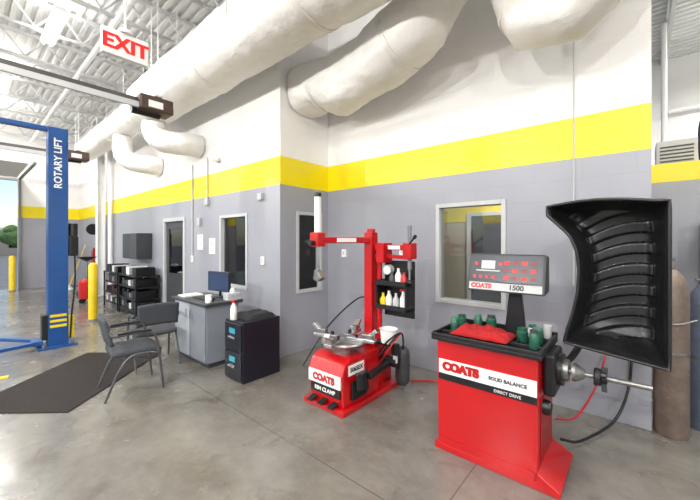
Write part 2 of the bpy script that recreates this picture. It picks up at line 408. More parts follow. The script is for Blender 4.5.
g=duct('flexible_duct',[(-8.6,2.34,3.93),(-8.6,2.34,3.6),(-8.5,2.4,3.42),(-8.25,2.55,3.32),(-8.1,2.74,3.3),(-8.1,2.90,3.3)],.19,bands=[.5],wr=.08)
g=duct('flexible_duct',[(-6.75,2.34,3.80),(-6.75,2.34,3.65),(-6.65,2.4,3.5),(-6.4,2.55,3.42),(-6.2,2.74,3.4),(-6.2,2.90,3.4)],.20,bands=[.5],wr=.08)

# ---------------------------------------------------------------- exit sign
g=Grp('exit_sign',(-3.1,.86,3.185))
box(g,'housing',-3.12,-3.08,.70,1.02,3.085,3.285,WHITE,.006)
mtxX=Matrix.Rotation(math.pi/2,3,'Z')@Matrix.Rotation(math.pi/2,3,'X')
EX=mat('exit_red',(226,30,28),.5,emit=.35)
for k in range(3): text(g,'lettering','EXIT',.155,(-3.079+.0005*k,.86+(k-1)*.003,3.182),None,EX,mtx=mtxX,bold=.0035)
cyl(g,'stem',(-3.1,.86,3.285),(-3.1,.86,5.55),.01,WHITE,seg=8); cyl(g,'canopy',(-3.1,.86,3.285),(-3.1,.86,3.31),.05,WHITE)

# ---------------------------------------------------------------- door openers
def opener(x,y,z):
    g=Grp('garage_door_opener',(x,y,z))
    box(g,'rail',x-.05,x+.05,-7.8,y-.2,z-.05,z+.05,mat('opener_rail_paint',(84,80,78),.45,.2,.15,8)); box(g,'rail_flange',x+.06,x+.10,-7.8,y-.2,z-.09,z-.02,LGRAY)
    box(g,'motor_housing',x-.14,x+.14,y-.2,y+.22,z-.10,z+.10,mat('motor_housing_dark',(84,66,58),.4,.3,.15,12),.02)
    cyl(g,'motor',(x-.05,y+.1,z-.08),(x-.05,y-.25,z-.08),.06,BLACKM); box(g,'label',x+.141,x+.145,y-.1,y+.08,z-.06,z+.03,WHITE)
    box(g,'light_lens',x-.1,x+.1,y+.221,y+.24,z-.08,z+.02,LGRAY,.01)
    for dx in (-.12,.12):
        box(g,'hanger',x+dx-.015,x+dx+.015,y+.02,y+.025,z+.1,5.05,LGRAY)
    box(g,'cross_strap',x-.15,x+.15,y-.02,y+.07,z+.1,z+.12,LGRAY)
opener(-5.09,1.74,3.5); opener(-9.6,1.7,3.55)

# ---------------------------------------------------------------- two post lift
g=Grp('two_post_vehicle_lift',(-6.95,1.0,0))
def column(yc,s):
    xa,xb=-7.05,-6.85
    o=yc+.12*s; i=yc-.12*s; t=.025*s
    prism(g,'column',[(xa,o),(xb,o),(xb,i),(xb-.06,i),(xb-.06,i+t),(xb-.025,i+t),(xb-.025,o-t),(xa+.025,o-t),(xa+.025,i+t),(xa+.06,i+t),(xa+.06,i),(xa,i)],'z',.02,3.4,BLUE)
    box(g,'base_plate',xa-.12,xb+.12,min(yc-.25,yc+.22),max(yc-.25,yc+.22),0,.025,BLUE,.004)
    for dx in (xa-.07,xb+.07):
        for dy in (-.18,.16): cyl(g,'anchor_bolt',(dx,yc+dy,.02),(dx,yc+dy,.06),.015,STEEL,seg=8)
    box(g,'carriage',xa+.02,xb-.02,min(i+.02*s,i-.07*s),max(i+.02*s,i-.07*s),.12,.5,BLACKM,.01)
    box(g,'arm_bracket',xa-.04,xb+.04,min(i-.06*s,i-.18*s),max(i-.06*s,i-.18*s),.06,.13,BLUE,.01)
    beam(g,'swing_arm',(xb,i-.12*s,.10),(xb+.12,i-.75*s,.10),.07,.05,BLUE,.008); beam(g,'swing_arm',(xa,i-.12*s,.10),(xa-.7,i-.6*s,.10),.07,.05,BLUE,.008)
    cyl(g,'arm_pad',(xb+.12,i-.72*s,.12),(xb+.12,i-.72*s,.17),.05,BLACK)
    multi(g,'warning_stripe',[(xb+.001,xb+.006,min(o,i)+.02,max(o,i)-.02,z,z+.04) for z in (.3,.38,.46)],YEL)
column(1.0,1); column(-2.4,-1)
box(g,'top_beam',-7.0,-6.9,-2.5,1.1,3.34,3.41,BLUE,.005)
mt=mtxX@Matrix.Rotation(math.pi/2,3,'Z')
text(g,'lettering','ROTARY LIFT',.13,(-6.848,1.0,2.85),None,WHITE,mtx=mt,bold=.003)
box(g,'power_unit_tank',-6.98,-6.85,1.13,1.25,1.4,1.72,BLACKM,.02); cyl(g,'power_unit_motor',(-6.91,1.19,1.72),(-6.91,1.19,1.92),.06,BLACK)
tube(g,'hydraulic_hose',[(-6.85,1.2,1.42),(-6.83,1.2,1.0),(-6.83,1.16,.5),(-6.84,1.14,.1)],.012,BLACK)
box(g,'yellow_lock_cover',-7.0,-6.86,1.125,1.2,.1,.45,YEL,.01)

# ---------------------------------------------------------------- floor mat
A=V((-4.12,.67,0));B=V((-5.30,1.93,0));d=V((-.80,-.72,0)); C=B+d; D=A+d
vs=[tuple(p+V((0,0,.001))) for p in (A,B,C,D)]+[tuple(p+V((0,0,.012))) for p in (A,B,C,D)]
mk(None,'floor_mat',vs,[(0,1,2,3),(4,7,6,5),(0,4,5,1),(1,5,6,2),(2,6,7,3),(3,7,4,0)],MAT,bevel=.004)

# ---------------------------------------------------------------- chairs
def chair(x,y,rot):
    g=Grp('office_guest_chair',(x,y,0),rot,local=True)
    def seat(u,v):
        X=(u-.5)*.46; Y=(v-.5)*.45
        return (X,Y+.01,.455-.02*math.cos(X*6)+.012-(.03*max(0,v-.8)/.2))
    sheet(g,'seat',seat,12,10,FABRIC,.05)
    def back(u,v):
        X=(u-.5)*.47; z=.56+v*.27
        return (X,-.24-.06*v+.35*X*X*1.4,z+(.02*(1-(2*u-1)**2)))
    sheet(g,'backrest',back,12,8,FABRIC,.03)
    for s in (-1,1):
        X=.25*s
        tube(g,'front_leg_and_arm',[(X,.25,.012),(X,.215,.35),(X,.18,.58),(X,.12,.655),(X,-.05,.665),(X,-.2,.66),(X*.9,-.24,.70)],.012,CHF)
        tube(g,'rear_leg',[(X,-.28,.012),(X,-.16,.3),(X,-.05,.43),(X,.12,.44)],.012,CHF)
        tube(g,'arm_pad',[(X,.13,.675),(X,.0,.685),(X,-.17,.68)],.02,BLACK,sq=(1.3,.6))
    tube(g,'seat_rail',[(-.25,.12,.43),(0,.12,.43),(.25,.12,.43)],.011,CHF,smoothpath=False)
    tube(g,'seat_rail_rear',[(-.25,-.12,.425),(0,-.12,.425),(.25,-.12,.425)],.011,CHF,smoothpath=False)
    tube(g,'back_support',[(-.23,-.24,.70),(0,-.275,.72),(.23,-.24,.70)],.01,CHF)
chair(-4.27,1.25,math.radians(-6)); chair(-4.90,1.68,math.radians(84))

# ---------------------------------------------------------------- desk cabinet
g=Grp('desk_cabinet',(-4.62,2.3,0))
dx=-.17
box(g,'carcass',-4.92+dx,-4.0+dx,2.05,2.50,.06,.80,CAB,.004); box(g,'kick',-4.9+dx,-4.02+dx,2.09,2.48,0,.06,DGRAY)
box(g,'worktop',-4.97+dx,-3.95+dx,2.0,2.54,.80,.84,DGRAY,.006)
box(g,'door_left',-4.91+dx,-4.47+dx,2.03,2.049,.08,.79,CABW,.003); box(g,'door_right',-4.455+dx,-4.01+dx,2.03,2.049,.08,.79,CAB,.003)
for x in (-4.52+dx,-4.40+dx): cyl(g,'handle',(x,2.015,.6),(x,2.015,.72),.006,CHROME,seg=8)
g=Grp('desktop_monitor',(-4.55,2.42,.841),math.radians(12),local=True)
box(g,'foot',-.10,.10,-.06,.08,0,.012,BLACK,.004); cyl(g,'neck',(0,.02,.01),(0,.02,.12),.018,BLACK); box(g,'panel',-.22,.22,-.015,.02,.08,.36,BLACK,.006); box(g,'screen',-.205,.205,-.018,-.0155,.095,.345,mat('lit_screen',(44,58,88),.2,emit=.2))
g=Grp('computer_keyboard',(-4.55,2.2,.84)); box(g,'body',-4.75,-4.37,2.13,2.27,.841,.858,BLACK,.004)
multi(g,'keys',[(-4.74+.028*i,-4.74+.028*i+.022,2.14+.031*j,2.14+.031*j+.024,.858,.863) for i in range(13) for j in range(4)],DGRAY)
g=Grp('computer_mouse',(-4.32,2.2,.84)); lathe(g,'body',(-4.3,2.18,.841),[(.028,0),(.03,.01),(.022,.025),(.005,.03)],BLACK,16)
g=Grp('coffee_mug',(-4.2,2.12,.84)); lathe(g,'body',(-4.22,2.1,.841),[(.038,0),(.042,.02),(.042,.1),(.037,.1),(.035,.015)],WHITE); tube(g,'handle',[(-4.185,2.10,.865),(-4.155,2.10,.89),(-4.185,2.10,.925)],.006,WHITE,seg=8)
g=Grp('stack_of_papers',(-4.95,2.1,.84)); box(g,'sheets',-5.08,-4.86,2.07,2.34,.841,.86,WHITE)
g=Grp('tissue_box',(-4.2,2.42,.84)); box(g,'carton',-4.27,-4.14,2.33,2.52,.841,.93,mat('carton_print',(190,190,196),.6,0,.4,40),.004); lathe(g,'tissue',(-4.205,2.43,.93),[(.03,0),(.04,.03),(.015,.07)],WHITE,10)

# ---------------------------------------------------------------- file cabinet
g=Grp('two_drawer_file_cabinet',(-3.6,2.35,0))
box(g,'case',-3.79,-3.41,2.10,2.62,.0,.70,NAVY,.006)
for i,z in enumerate((.03,.36)):
    box(g,'drawer_%d'%i,-3.775,-3.425,2.08,2.099,z,z+.315,NAVY,.004); box(g,'label_%d'%i,-3.66,-3.54,2.072,2.079,z+.2,z+.26,mat('teal_label',(60,150,170),.4)); box(g,'handle_%d'%i,-3.67,-3.53,2.055,2.08,z+.14,z+.165,CHROME,.004)
g=Grp('folded_jacket',(-3.6,2.4,.70))
def jac(u,v):
    X=-3.78+u*.34; Y=2.2+v*.38
    e=min(u,1-u,v,1-v); return (X,Y,.702+min(.055,e*.6)+.02*noise.noise(V((X*9,Y*9,0)))*(1 if e>.02 else 0))
sheet(g,'cloth',jac,16,16,mat('black_cloth',(32,32,36),.9,0,.2,12),0)
def spray(x,y,z,c,name='spray_bottle'):
    g=Grp(name,(x,y,z)); lathe(g,'bottle',(x,y,z+.001),[(.035,0),(.04,.01),(.04,.12),(.03,.16),(.014,.185),(.014,.2)],c)
    box(g,'trigger_head',x-.05,x+.025,y-.012,y+.012,z+.2,z+.235,RED,.005); beam(g,'trigger',(x-.025,y,z+.2),(x-.045,y,z+.155),.01,.012,RED); return g
spray(-3.66,2.13,.702,mat('bottle_white',(232,232,228),.4))

# ---------------------------------------------------------------- tire changer
g=Grp('tire_changer',(-2.33,2.7,0))
prism(g,'cabinet',[(2.36,.05),(2.33,.36),(2.37,.45),(2.46,.50),(2.92,.50),(2.92,.05)],'x',-2.56,-2.10,RED,.012)
box(g,'base_frame',-2.60,-2.06,2.30,3.3,0,.05,RED,.006)
box(g,'label_strip',-2.545,-2.115,2.315,2.337,.235,.355,WHITE,.002)
text(g,'lettering','COATS',.09,(-2.33,2.311,.295),(math.pi/2,0,0),RED,bold=.005)
box(g,'label_black',-2.53,-2.13,2.333,2.345,.135,.22,BLACK,.002); text(g,'model_lettering','RIM CLAMP',.055,(-2.33,2.330,.178),(math.pi/2,0,0),WHITE,bold=.001)
box(g,'side_label',-2.1005,-2.097,2.42,2.66,.34,.44,WHITE); text(g,'side_letter','5065EX',.06,(-2.095,2.54,.39),None,BLACK,mtx=mtxX,bold=.001)
for i in range(3): 
    beam(g,'pedal_%d'%i,(-2.48+i*.14,2.36,.085),(-2.48+i*.14,2.26,.06),.07,.012,BLACKM,.003)
TC=V((-2.33,2.62,0))
lathe(g,'turntable',(TC.x,TC.y,.50),[(.13,0),(.13,.06),(.22,.07),(.24,.10),(.23,.115),(.06,.12),(.05,.15),(.0,.15)],STEEL,40)
for i in range(4):
    a=math.radians(15+90*i); c=TC; dd=V((math.cos(a),math.sin(a),0))
    beam(g,'jaw_slide_%d'%i,c+dd*.05+V((0,0,.635)),c+dd*.35+V((0,0,.635)),.085,.035,CHROME,.005)
    beam(g,'jaw_step_%d'%i,c+dd*.21+V((0,0,.675)),c+dd*.33+V((0,0,.675)),.07,.05,STEEL,.006)
    beam(g,'jaw_claw_%d'%i,c+dd*.29+V((0,0,.68)),c+dd*.37+V((0,0,.745)),.065,.04,CHROME,.006)
    cyl(g,'jaw_bolt_%d'%i,c+dd*.14+V((0,0,.65)),c+dd*.14+V((0,0,.68)),.02,BLACKM,seg=6)
box(g,'tower_foot',-2.47,-2.18,2.94,3.28,.05,.56,RED,.01)
box(g,'tower_post',-2.39,-2.28,3.03,3.15,.56,1.74,RED,.008)
cyl(g,'tower_cap',(-2.335,3.09,1.74),(-2.335,3.09,1.78),.05,RED)
beam(g,'swing_arm',(-2.335,3.1,1.65),(-2.52,2.42,1.65),.09,.07,RED,.01)
beam(g,'arm_label',(-2.40,2.86,1.65),(-2.46,2.62,1.65),.094,.045,WHITE)
box(g,'arm_head',-2.585,-2.465,2.365,2.485,1.58,1.73,RED,.012)
cyl(g,'head_knob',(-2.525,2.365,1.62),(-2.525,2.31,1.62),.028,BLACK)
cyl(g,'hex_shaft',(-2.525,2.425,1.3),(-2.525,2.425,2.0),.02,CHROME,seg=6)
cyl(g,'shaft_sleeve',(-2.525,2.425,1.73),(-2.525,2.425,2.10),.036,WHITE); cyl(g,'shaft_sleeve_cap',(-2.525,2.425,2.10),(-2.525,2.425,2.14),.04,BLACK)
prism(g,'mount_head',[(-2.56,1.24),(-2.50,1.22),(-2.44,1.26),(-2.47,1.30),(-2.50,1.34),(-2.545,1.34)],'y',2.39,2.46,STEEL,.006)
cyl(g,'height_handle',(-2.58,2.42,1.66),(-2.66,2.38,1.63),.012,BLACK)
# bead press helper on the right
beam(g,'helper_arm_upper',(-2.27,3.1,1.57),(-1.80,3.08,1.57),.07,.06,RED,.008); beam(g,'helper_arm_lower',(-2.27,3.1,1.47),(-1.86,3.06,1.47),.05,.04,RED,.006)
box(g,'helper_carriage',-2.2,-2.10,3.0,3.18,1.40,1.62,RED,.008); box(g,'helper_end_block',-1.87,-1.77,3.02,3.15,1.45,1.62,RED,.008)
box(g,'helper_label',-2.07,-1.92,3.045,3.052,1.55,1.59,WHITE)
cyl(g,'helper_cylinder',(-1.82,3.08,1.34),(-1.82,3.08,1.80),.022,GRAY); cyl(g,'helper_rod',(-1.82,3.08,1.2),(-1.82,3.08,1.34),.012,CHROME); cyl(g,'helper_roller',(-1.86,3.08,1.2),(-1.78,3.08,1.2),.035,BLACK)
cyl(g,'control_lever',(-1.8,3.03,1.6),(-1.70,2.98,1.68),.009,BLACK); cyl(g,'lever_knob',(-1.71,2.985,1.67),(-1.69,2.975,1.69),.018,BLACK)
cyl(g,'helper_vertical_rail',(-2.22,3.1,.56),(-2.22,3.1,1.42),.03,RED)
box(g,'tool_board',-2.20,-1.82,3.17,3.2,.80,1.42,BLACK,.006)
multi(g,'tool_tray',[(-2.2,-1.82,3.0,3.17,zz,zz+.015) for zz in (.90,1.16)]+[(-2.2,-1.82,2.99,3.0,zz,zz+.05) for zz in (.9,1.16)]+[(-2.2,-2.19,3.0,3.17,.90,1.21),(-1.83,-1.82,3.0,3.17,.90,1.21)],BLACKM)
cyl(g,'pressure_gauge',(-2.12,3.17,1.32),(-2.12,3.10,1.32),.055,LGRAY); cyl(g,'gauge_face',(-2.12,3.10,1.32),(-2.12,3.097,1.32),.045,WHITE)
for i,(bx,bz,bc,hh) in enumerate([(-2.15,.915,YEL,.12),(-2.07,.915,WHITE,.15),(-1.98,.915,LGRAY,.13),(-1.89,.915,WHITE,.16),(-2.03,1.175,DGRAY,.1),(-1.95,1.175,WHITE,.14),(-1.88,1.175,RED,.1)]):
    lathe(g,'bottle_%d'%i,(bx,3.07,bz),[(.034,0),(.036,.01),(.036,hh*.7),(.015,hh),(.015,hh+.03)],bc,18)
box(g,'bottle_trigger',-1.93,-1.86,3.06,3.08,1.10,1.125,RED,.004)
# bead breaker, air tank
beam(g,'bead_breaker_arm',(-2.0,3.02,.36),(-1.99,2.6,.32),.05,.06,BLACKM,.008)
sheet(g,'bead_breaker_shovel',lambda u,v:(-2.02+.04*math.sin(math.pi*u)-.02*v,2.46+.17*u,.20+.18*v),10,6,BLACKM,.012)
cyl(g,'breaker_cylinder',(-2.10,3.0,.36),(-1.92,3.0,.36),.055,BLACKM); box(g,'rubber_pad',-2.099,-2.07,2.45,2.68,.1,.28,BLACK,.008)
lathe(g,'air_tank',(-1.98,3.2,.05),[(.04,0),(.07,.03),(.08,.07),(.08,.34),(.065,.39),(.03,.42)],DGRAY)
box(g,'filter_regulator',-1.97,-1.90,2.95,3.02,.44,.56,BLACK,.01); cyl(g,'regulator_bowl',(-1.935,2.985,.36),(-1.935,2.985,.44),.025,LGRAY)
for i in range(3): tube(g,'air_hose_%d'%i,[(-2.12,2.93,.3+.06*i),(-1.97,2.90,.50+.05*i),(-1.90,3.05,.66),(-1.95,3.17,.44)],.009,BLACK if i else RED)
lathe(g,'bucket',(-2.02,2.98,.56),[(.075,0),(.09,.14),(.097,.145),(.085,.13),(.06,.02)],WHITE); box(g,'bucket_bracket',-2.18,-1.95,2.94,3.02,.53,.56,BLACKM)
tube(None,'air_hose',[(-3.30,2.9,.02),(-3.25,3.3,.45),(-3.1,3.78,.80),(-2.8,3.84,.84),(-2.5,3.85,1.05),(-2.47,3.86,1.36)],.011,BLACK)
tube(None,'floor_air_hose',[(-2.0,3.42,.015),(-1.75,3.6,.015),(-1.5,3.45,.015),(-1.3,3.5,.015),(-1.1,3.3,.015)],.01,RED)

# ---------------------------------------------------------------- wheel balancer
g=Grp('wheel_balancer',(-.86,2.73,0))
prism(g,'cabinet',[(-1.21,.03),(-.50,.03),(-.50,.86),(-1.22,.86)],'y',2.49,2.99,RED,.012)
prism(g,'foot',[(-1.23,0),(-.37,0),(-.37,.035),(-.505,.11),(-.505,.05),(-1.23,.05)],'y',2.47,3.01,RED,.006)
box(g,'plinth_front',-1.2,-.52,2.478,2.489,.05,.10,RED)
box(g,'label_band',-1.20,-.505,2.482,2.489,.60,.71,WHITE,.002); box(g,'label_band_dark',-1.20,-.505,2.482,2.489,.55,.60,BLACK)
for k in range(3): text(g,'lettering','COATS',.085,(-1.03+.004*k,2.480-.0005*k,.658),(math.pi/2,0,0),RED,bold=.005)
text(g,'small_lettering','SOLID BALANCE',.034,(-.69,2.480,.655),(math.pi/2,0,0),DGRAY,bold=.001); text(g,'band_lettering','DIRECT DRIVE',.028,(-.69,2.480,.573),(math.pi/2,0,0),WHITE)
box(g,'side_panel',-.4999,-.494,2.56,2.92,.14,.56,mat('darker_red_panel',(160,16,22),.35,0,.1,6),.003)
tr=[(-1.25,-.47,2.45,3.03,.86,.885),(-1.25,-.47,2.45,2.47,.885,.915),(-1.25,-.47,3.01,3.03,.885,.93),(-1.25,-1.23,2.47,3.01,.885,.92),(-.49,-.47,2.47,3.01,.885,.92)]
for x in (-1.1,-.96,-.82,-.68): tr.append((x,x+.01,2.6,3.01,.885,.91))
tr.append((-1.23,-.49,2.6,2.61,.885,.91)); tr.append((-1.23,-.49,2.8,2.81,.885,.915))
multi(g,'weight_tray',tr,BLACKM,.004)
prism(g,'display_stalk',[(-.84,.885),(-.68,.885),(-.72,1.26),(-.80,1.26)],'y',2.94,3.0,BLACKM,.008)
prism(g,'display_housing',[(2.82,1.225),(2.90,1.535),(2.99,1.52),(2.99,1.24)],'x',-1.11,-.52,DGRAY,.014)
th=math.atan2(.08,.31)
def onp(x,s,o):
    return (x,2.82+s*math.sin(th)-o*math.cos(th),1.225+s*math.cos(th)+o*math.sin(th))
def pbox(name,x0,x1,s0,s1,o,m):
    a=[onp(x0,s0,o),onp(x1,s0,o),onp(x1,s1,o),onp(x0,s1,o),onp(x0,s0,.001),onp(x1,s0,.001),onp(x1,s1,.001),onp(x0,s1,.001)]
    mk(g,name,a,[(0,1,2,3),(7,6,5,4),(0,4,5,1),(1,5,6,2),(2,6,7,3),(3,7,4,0)],m)
pbox('display_face',-1.09,-.54,.085,.305,.004,mat('display_dark',(48,50,60),.3))
pbox('display_footer',-1.09,-.54,.015,.075,.004,LGRAY)
R3=(math.pi/2-th,0,0); REDL=mat('red_led',(216,36,34),.4,emit=.3)
text(g,'display_brand','COATS',.05,onp(-.99,.045,.005),R3,RED,bold=.003); text(g,'display_model','1500',.055,onp(-.72,.045,.005),R3,BLACK,bold=.002)
for i in range(4):
    for j in range(3):
        pbox('led_window_%d%d'%(i,j),-.82+i*.065,-.78+i*.065,.105+j*.062,.135+j*.062,.006,REDL if (i+j)%2==0 else mat('dim_red',(130,40,42),.4))
pbox('wheel_schematic',-1.0,-.89,.19,.26,.006,LGRAY); pbox('wheel_schematic_bar',-1.04,-.85,.17,.18,.006,LGRAY)
for x in (-1.05,-1.0,-.95,-.9): pbox('button',x-.012,x+.012,.11,.135,.007,REDL)
pbox('red_dot_a',-1.055,-1.03,.22,.245,.006,REDL); pbox('red_dot_b',-.86,-.835,.22,.245,.006,REDL)
# spindle
box(g,'spindle_housing',-.495,-.42,2.60,2.90,.58,.87,BLACKM,.02)
cyl(g,'flange',(-.42,2.75,.74),(-.39,2.75,.74),.11,BLACK); cyl(g,'backing_plate',(-.39,2.75,.74),(-.36,2.75,.74),.075,STEEL)
cyl(g,'spindle_shaft',(-.36,2.75,.74),(.07,2.75,.74),.016,STEEL)
for i in range(26): cyl(g,'thread_%d'%i,(-.16+i*.0085,2.75,.74),(-.156+i*.0085,2.75,.74),.019,STEEL,seg=12)
lathe(g,'centering_cone',(-.34,2.75,.74),[(.02,0),(.06,0),(.063,.02),(.03,.07),(.02,.07)],STEEL,axis='x')
lathe(g,'hub_nut_cup',(-.22,2.75,.74),[(.055,0),(.06,.01),(.055,.035),(.035,.04),(.035,.07),(.02,.07)],BLACKM,axis='x')
for a in (0,120,240):
    a=math.radians(a+30); beam(g,'wing_handle',(-.17,2.75,.74),(-.165,2.75+.09*math.cos(a),.74+.09*math.sin(a)),.03,.02,DGRAY,.005)
lathe(g,'lower_motor_cap',(-.494,2.62,.50),[(.05,0),(.05,.03),(.04,.05),(0,.05)],BLACK,axis='x')
# wheel guard hood : deep ribbed tray
HOOD=mat('hood_black_plastic',(28,28,30),.34,0,.15,12,coat=.15)
LP=[(.90,-.405),(1.0,-.385),(1.12,-.352),(1.27,-.325),(1.43,-.315),(1.57,-.330),(1.68,-.37),(1.77,-.45),(1.83,-.51),(1.90,-.515)]
def leftx(z):
    if z<=LP[0][0]: return LP[0][1]
    for (z0,a),(z1,b) in zip(LP,LP[1:]):
        if z<=z1:
            t=(z-z0)/(z1-z0); return a+(b-a)*t
    return LP[-1][1]
def hz(u,v):
    zb=.905-.065*u; zt=1.895+.03*math.sin(math.pi*min(1,u*1.1)); return zb+(zt-zb)*v
def hoodf(u,v):
    z=hz(u,v); lx=leftx(.90+1.0*v); X=lx+(.15-lx)*u
    eu=abs(2*u-1); ev=abs(2*v-1)
    prof=(1-eu**7)**.5*(1-ev**9)**.5
    Y=2.86+.34*prof
    Xc=-.09
    ph=(z-.25*(X+.1)+.9*(X+.1)**2)/.15; fr=ph-math.floor(ph)
    w=min(1,max(0,(.30-abs(fr-.5))/.10)); w=w*w*(3-2*w)
    m_=min(1,max(0,(prof-.80)/.12)); gate=min(1,max(0,(.86-eu)/.1))
    Y-=.04*w*m_*gate
    return (X*(1-.10*prof)+Xc*.10*prof,Y,z)
sheet(g,'wheel_guard',hoodf,70,150,HOOD,.008,sharp=50)
rim=[hoodf(u/20,0) for u in range(21)]+[hoodf(1,v/20) for v in range(1,21)]+[hoodf(1-u/20,1) for u in range(1,21)]+[hoodf(0,1-v/30) for v in range(1,31)]
tube(g,'guard_rim',rim,.011,HOOD,smoothpath=False,seg=8)
tube(g,'guard_pivot_arm',[(-.5,3.0,.70),(-.40,3.12,.72),(-.30,3.24,.95),(-.22,3.26,1.25)],.025,BLACKM)
# things in the tray
GRN=mat('lid_green',(70,128,100),.5)
for i,(x,y) in enumerate([(-1.18,2.9),(-1.05,2.93),(-.93,2.9),(-.62,2.9),(-.56,2.76),(-.55,2.62),(-.66,2.76),(-1.17,2.72)]):
    r=.034 if i%2 else .04; h=.07+.015*(i%3)
    lathe(g,'tray_jar_%d'%i,(x,y,.8865),[(r*.9,0),(r,.01),(r,h),(r*.75,h+.012)],TEAL if i!=3 else LGRAY,20); lathe(g,'tray_jar_lid_%d'%i,(x,y,.8865+h+.012),[(r*.8,0),(r*.8,.02),(.0,.02)],[TEAL,GRN,DGRAY][i%3],20)
lathe(g,'tray_cup',(-.53,2.97,.8865),[(.025,0),(.035,.1),(.032,.1),(.022,.01)],LGRAY,20)
def cl(u,v):
    X=-1.12+u*.42; Y=2.50+v*.28; e=min(u,1-u,v,1-v)
    return (X,Y,.915+min(.045,e*.35)+.035*noise.noise(V((X*14,Y*14,2)))*min(1,e*8))
gg=Grp('shop_rag',(-.9,2.6,.9)); sheet(gg,'cloth',cl,26,18,CLOTH,.004)
tube(None,'power_cable',[(-.45,3.04,.10),(-.34,3.2,.06),(-.15,3.6,.12),(-.06,3.84,.35),(-.04,3.87,.7),(-.04,3.875,1.0)],.011,BLACK)
tube(None,'air_line',[(-.48,3.03,.25),(-.38,3.3,.2),(-.28,3.7,.35),(-.22,3.86,.6)],.008,RED)

# ---------------------------------------------------------------- gas cylinders
def gas(x,y,r,h,m,name='gas_cylinder'):
    g=Grp(name,(x,y,0)); lathe(g,'shell',(x,y,0),[(r*.9,0),(r,.03),(r,h-.22),(r*.93,h-.14),(r*.7,h-.06),(r*.35,h-.01),(r*.28,h)],m,40)
    lathe(g,'valve',(x,y,h-.005),[(.02,0),(.025,.03),(.02,.08),(.03,.09),(.03,.11),(0,.11)],STEEL,16); cyl(g,'outlet',(x,y,h+.05),(x-.05,y-.02,h+.05),.012,STEEL,seg=10)
    cyl(g,'collar',(x,y,h*.5),(x,y,h*.5+.02),r*1.02,STEEL)
gas(.215,3.94,.115,1.40,RUST); gas(.44,4.25,.11,1.25,mat('blue_gray_cylinder',(96,104,120),.5,.1,.2,8))
g=Grp('cylinder_chain',(.2,3.82,1.0)); tube(g,'chain',[(.085,3.87,1.0),(.14,3.825,.96),(.25,3.81,.96),(.36,3.86,1.0)],.007,STEEL,seg=6)

# ---------------------------------------------------------------- wall items
def plate(name,x,y,z,w,h,m=WHITE,d=.03):
    g=Grp(name,(x,y,z)); box(g,'box',x-w/2,x+w/2,y-d,y-.001,z-h/2,z+h/2,m,.004); box(g,'insert',x-w/5,x+w/5,y-d-.004,y-d,z-h/4,z+h/4,LGRAY)
    return g
plate('wall_outlet',-3.45,YR,1.45,.08,.12); plate('wall_outlet',-2.40,YR,1.5,.08,.12); plate('light_switch',-4.2,YL,1.35,.08,.12); plate('light_switch',-6.5,YL,1.3,.08,.12)
plate('junction_box',-5.9,YL,2.35,.12,.12,m=LGRAY,d=.05); plate('junction_box',-6.2,YL,2.0,.10,.14,m=LGRAY,d=.05); plate('junction_box',-4.25,YL,2.3,.10,.10,m=LGRAY,d=.05)
for (x,z,w,h) in ((-5.75,1.55,.216,.28),(-6.2,1.62,.216,.28)):
    g=Grp('posted_notice',(x,YL,z)); box(g,'paper',x-w/2,x+w/2,YL-.006,YL-.001,z-h/2,z+h/2,WHITE); multi(g,'print_lines',[(x-w/2+.03,x+w/2-.03,YL-.0075,YL-.006,z+.1-.03*i,z+.108-.03*i) for i in range(7)],GRAY)
cyl(None,'wall_conduit',(-.47,YR-.012,1.2),(-.47,YR-.012,3.6),.007,LGRAY,seg=8)
cyl(None,'wall_conduit',(-5.9,YL-.015,2.42),(-5.9,YL-.015,3.15),.012,LGRAY,seg=8); cyl(None,'wall_conduit',(-6.5,YL-.015,1.37),(-6.5,YL-.015,3.1),.012,LGRAY,seg=8)
g=Grp('security_camera',(-5.5,YL-.1,3.0)); box(g,'mount',-5.54,-5.46,YL-.03,YL-.001,3.0,3.08,LGRAY); cyl(g,'body',(-5.5,YL-.03,3.04),(-5.42,YL-.2,3.0),.035,WHITE)
# equipment above annex
g=Grp('rooftop_condenser_unit',(.75,6.9,2.62)); box(g,'case',.20,.62,6.5,7.0,2.62,3.05,LGRAY,.01)
multi(g,'louvers',[(.24,.58,6.49,6.5,2.70+i*.05,2.72+i*.05) for i in range(6)],DGRAY)
tube(None,'vertical_pipe',[(.30,6.9,3.07),(.30,6.9,4.2),(.30,6.9,4.9)],.035,WHITE,smoothpath=False)
tube(None,'wall_pipe_run',[(1.2,9.9,2.7),(1.2,9.9,3.8),(1.4,9.9,4.0),(4,9.9,4.0)],.06,LGRAY); tube(None,'wall_pipe_run',[(.5,9.85,4.4),(2,9.85,4.4),(5,9.85,4.4)],.05,WHITE)
tube(None,'flexible_conduit',[(.72,7.2,2.65),(.72,7.2,3.4),(.9,7.2,3.6),(1.25,7.2,3.5),(1.3,7.2,3.0),(1.3,7.2,2.65)],.025,BLACK)
g=Grp('electrical_panel',(2.0,9.9,3.2)); box(g,'case',1.6,2.4,9.85,9.99,2.7,3.7,GRAY,.01)
g=Grp('storage_rack',(1.1,6.0,0)); multi(g,'frame',[(x,x+.04,y,y+.04,0,1.9) for x in (.62,1.6) for y in (5.7,6.15)]+[(.62,1.64,5.7,6.19,z,z+.03) for z in (.2,.8,1.4,1.87)],DGRAY)
for i,c in enumerate([RED,GRAY,YEL,BLUE,LGRAY,RED]): 
    z=(.23,.83,1.43)[i%3]; box(g,'bin_%d'%i,.7+.42*(i//3),1.02+.42*(i//3),5.75,6.1,z,z+.3,c,.01)

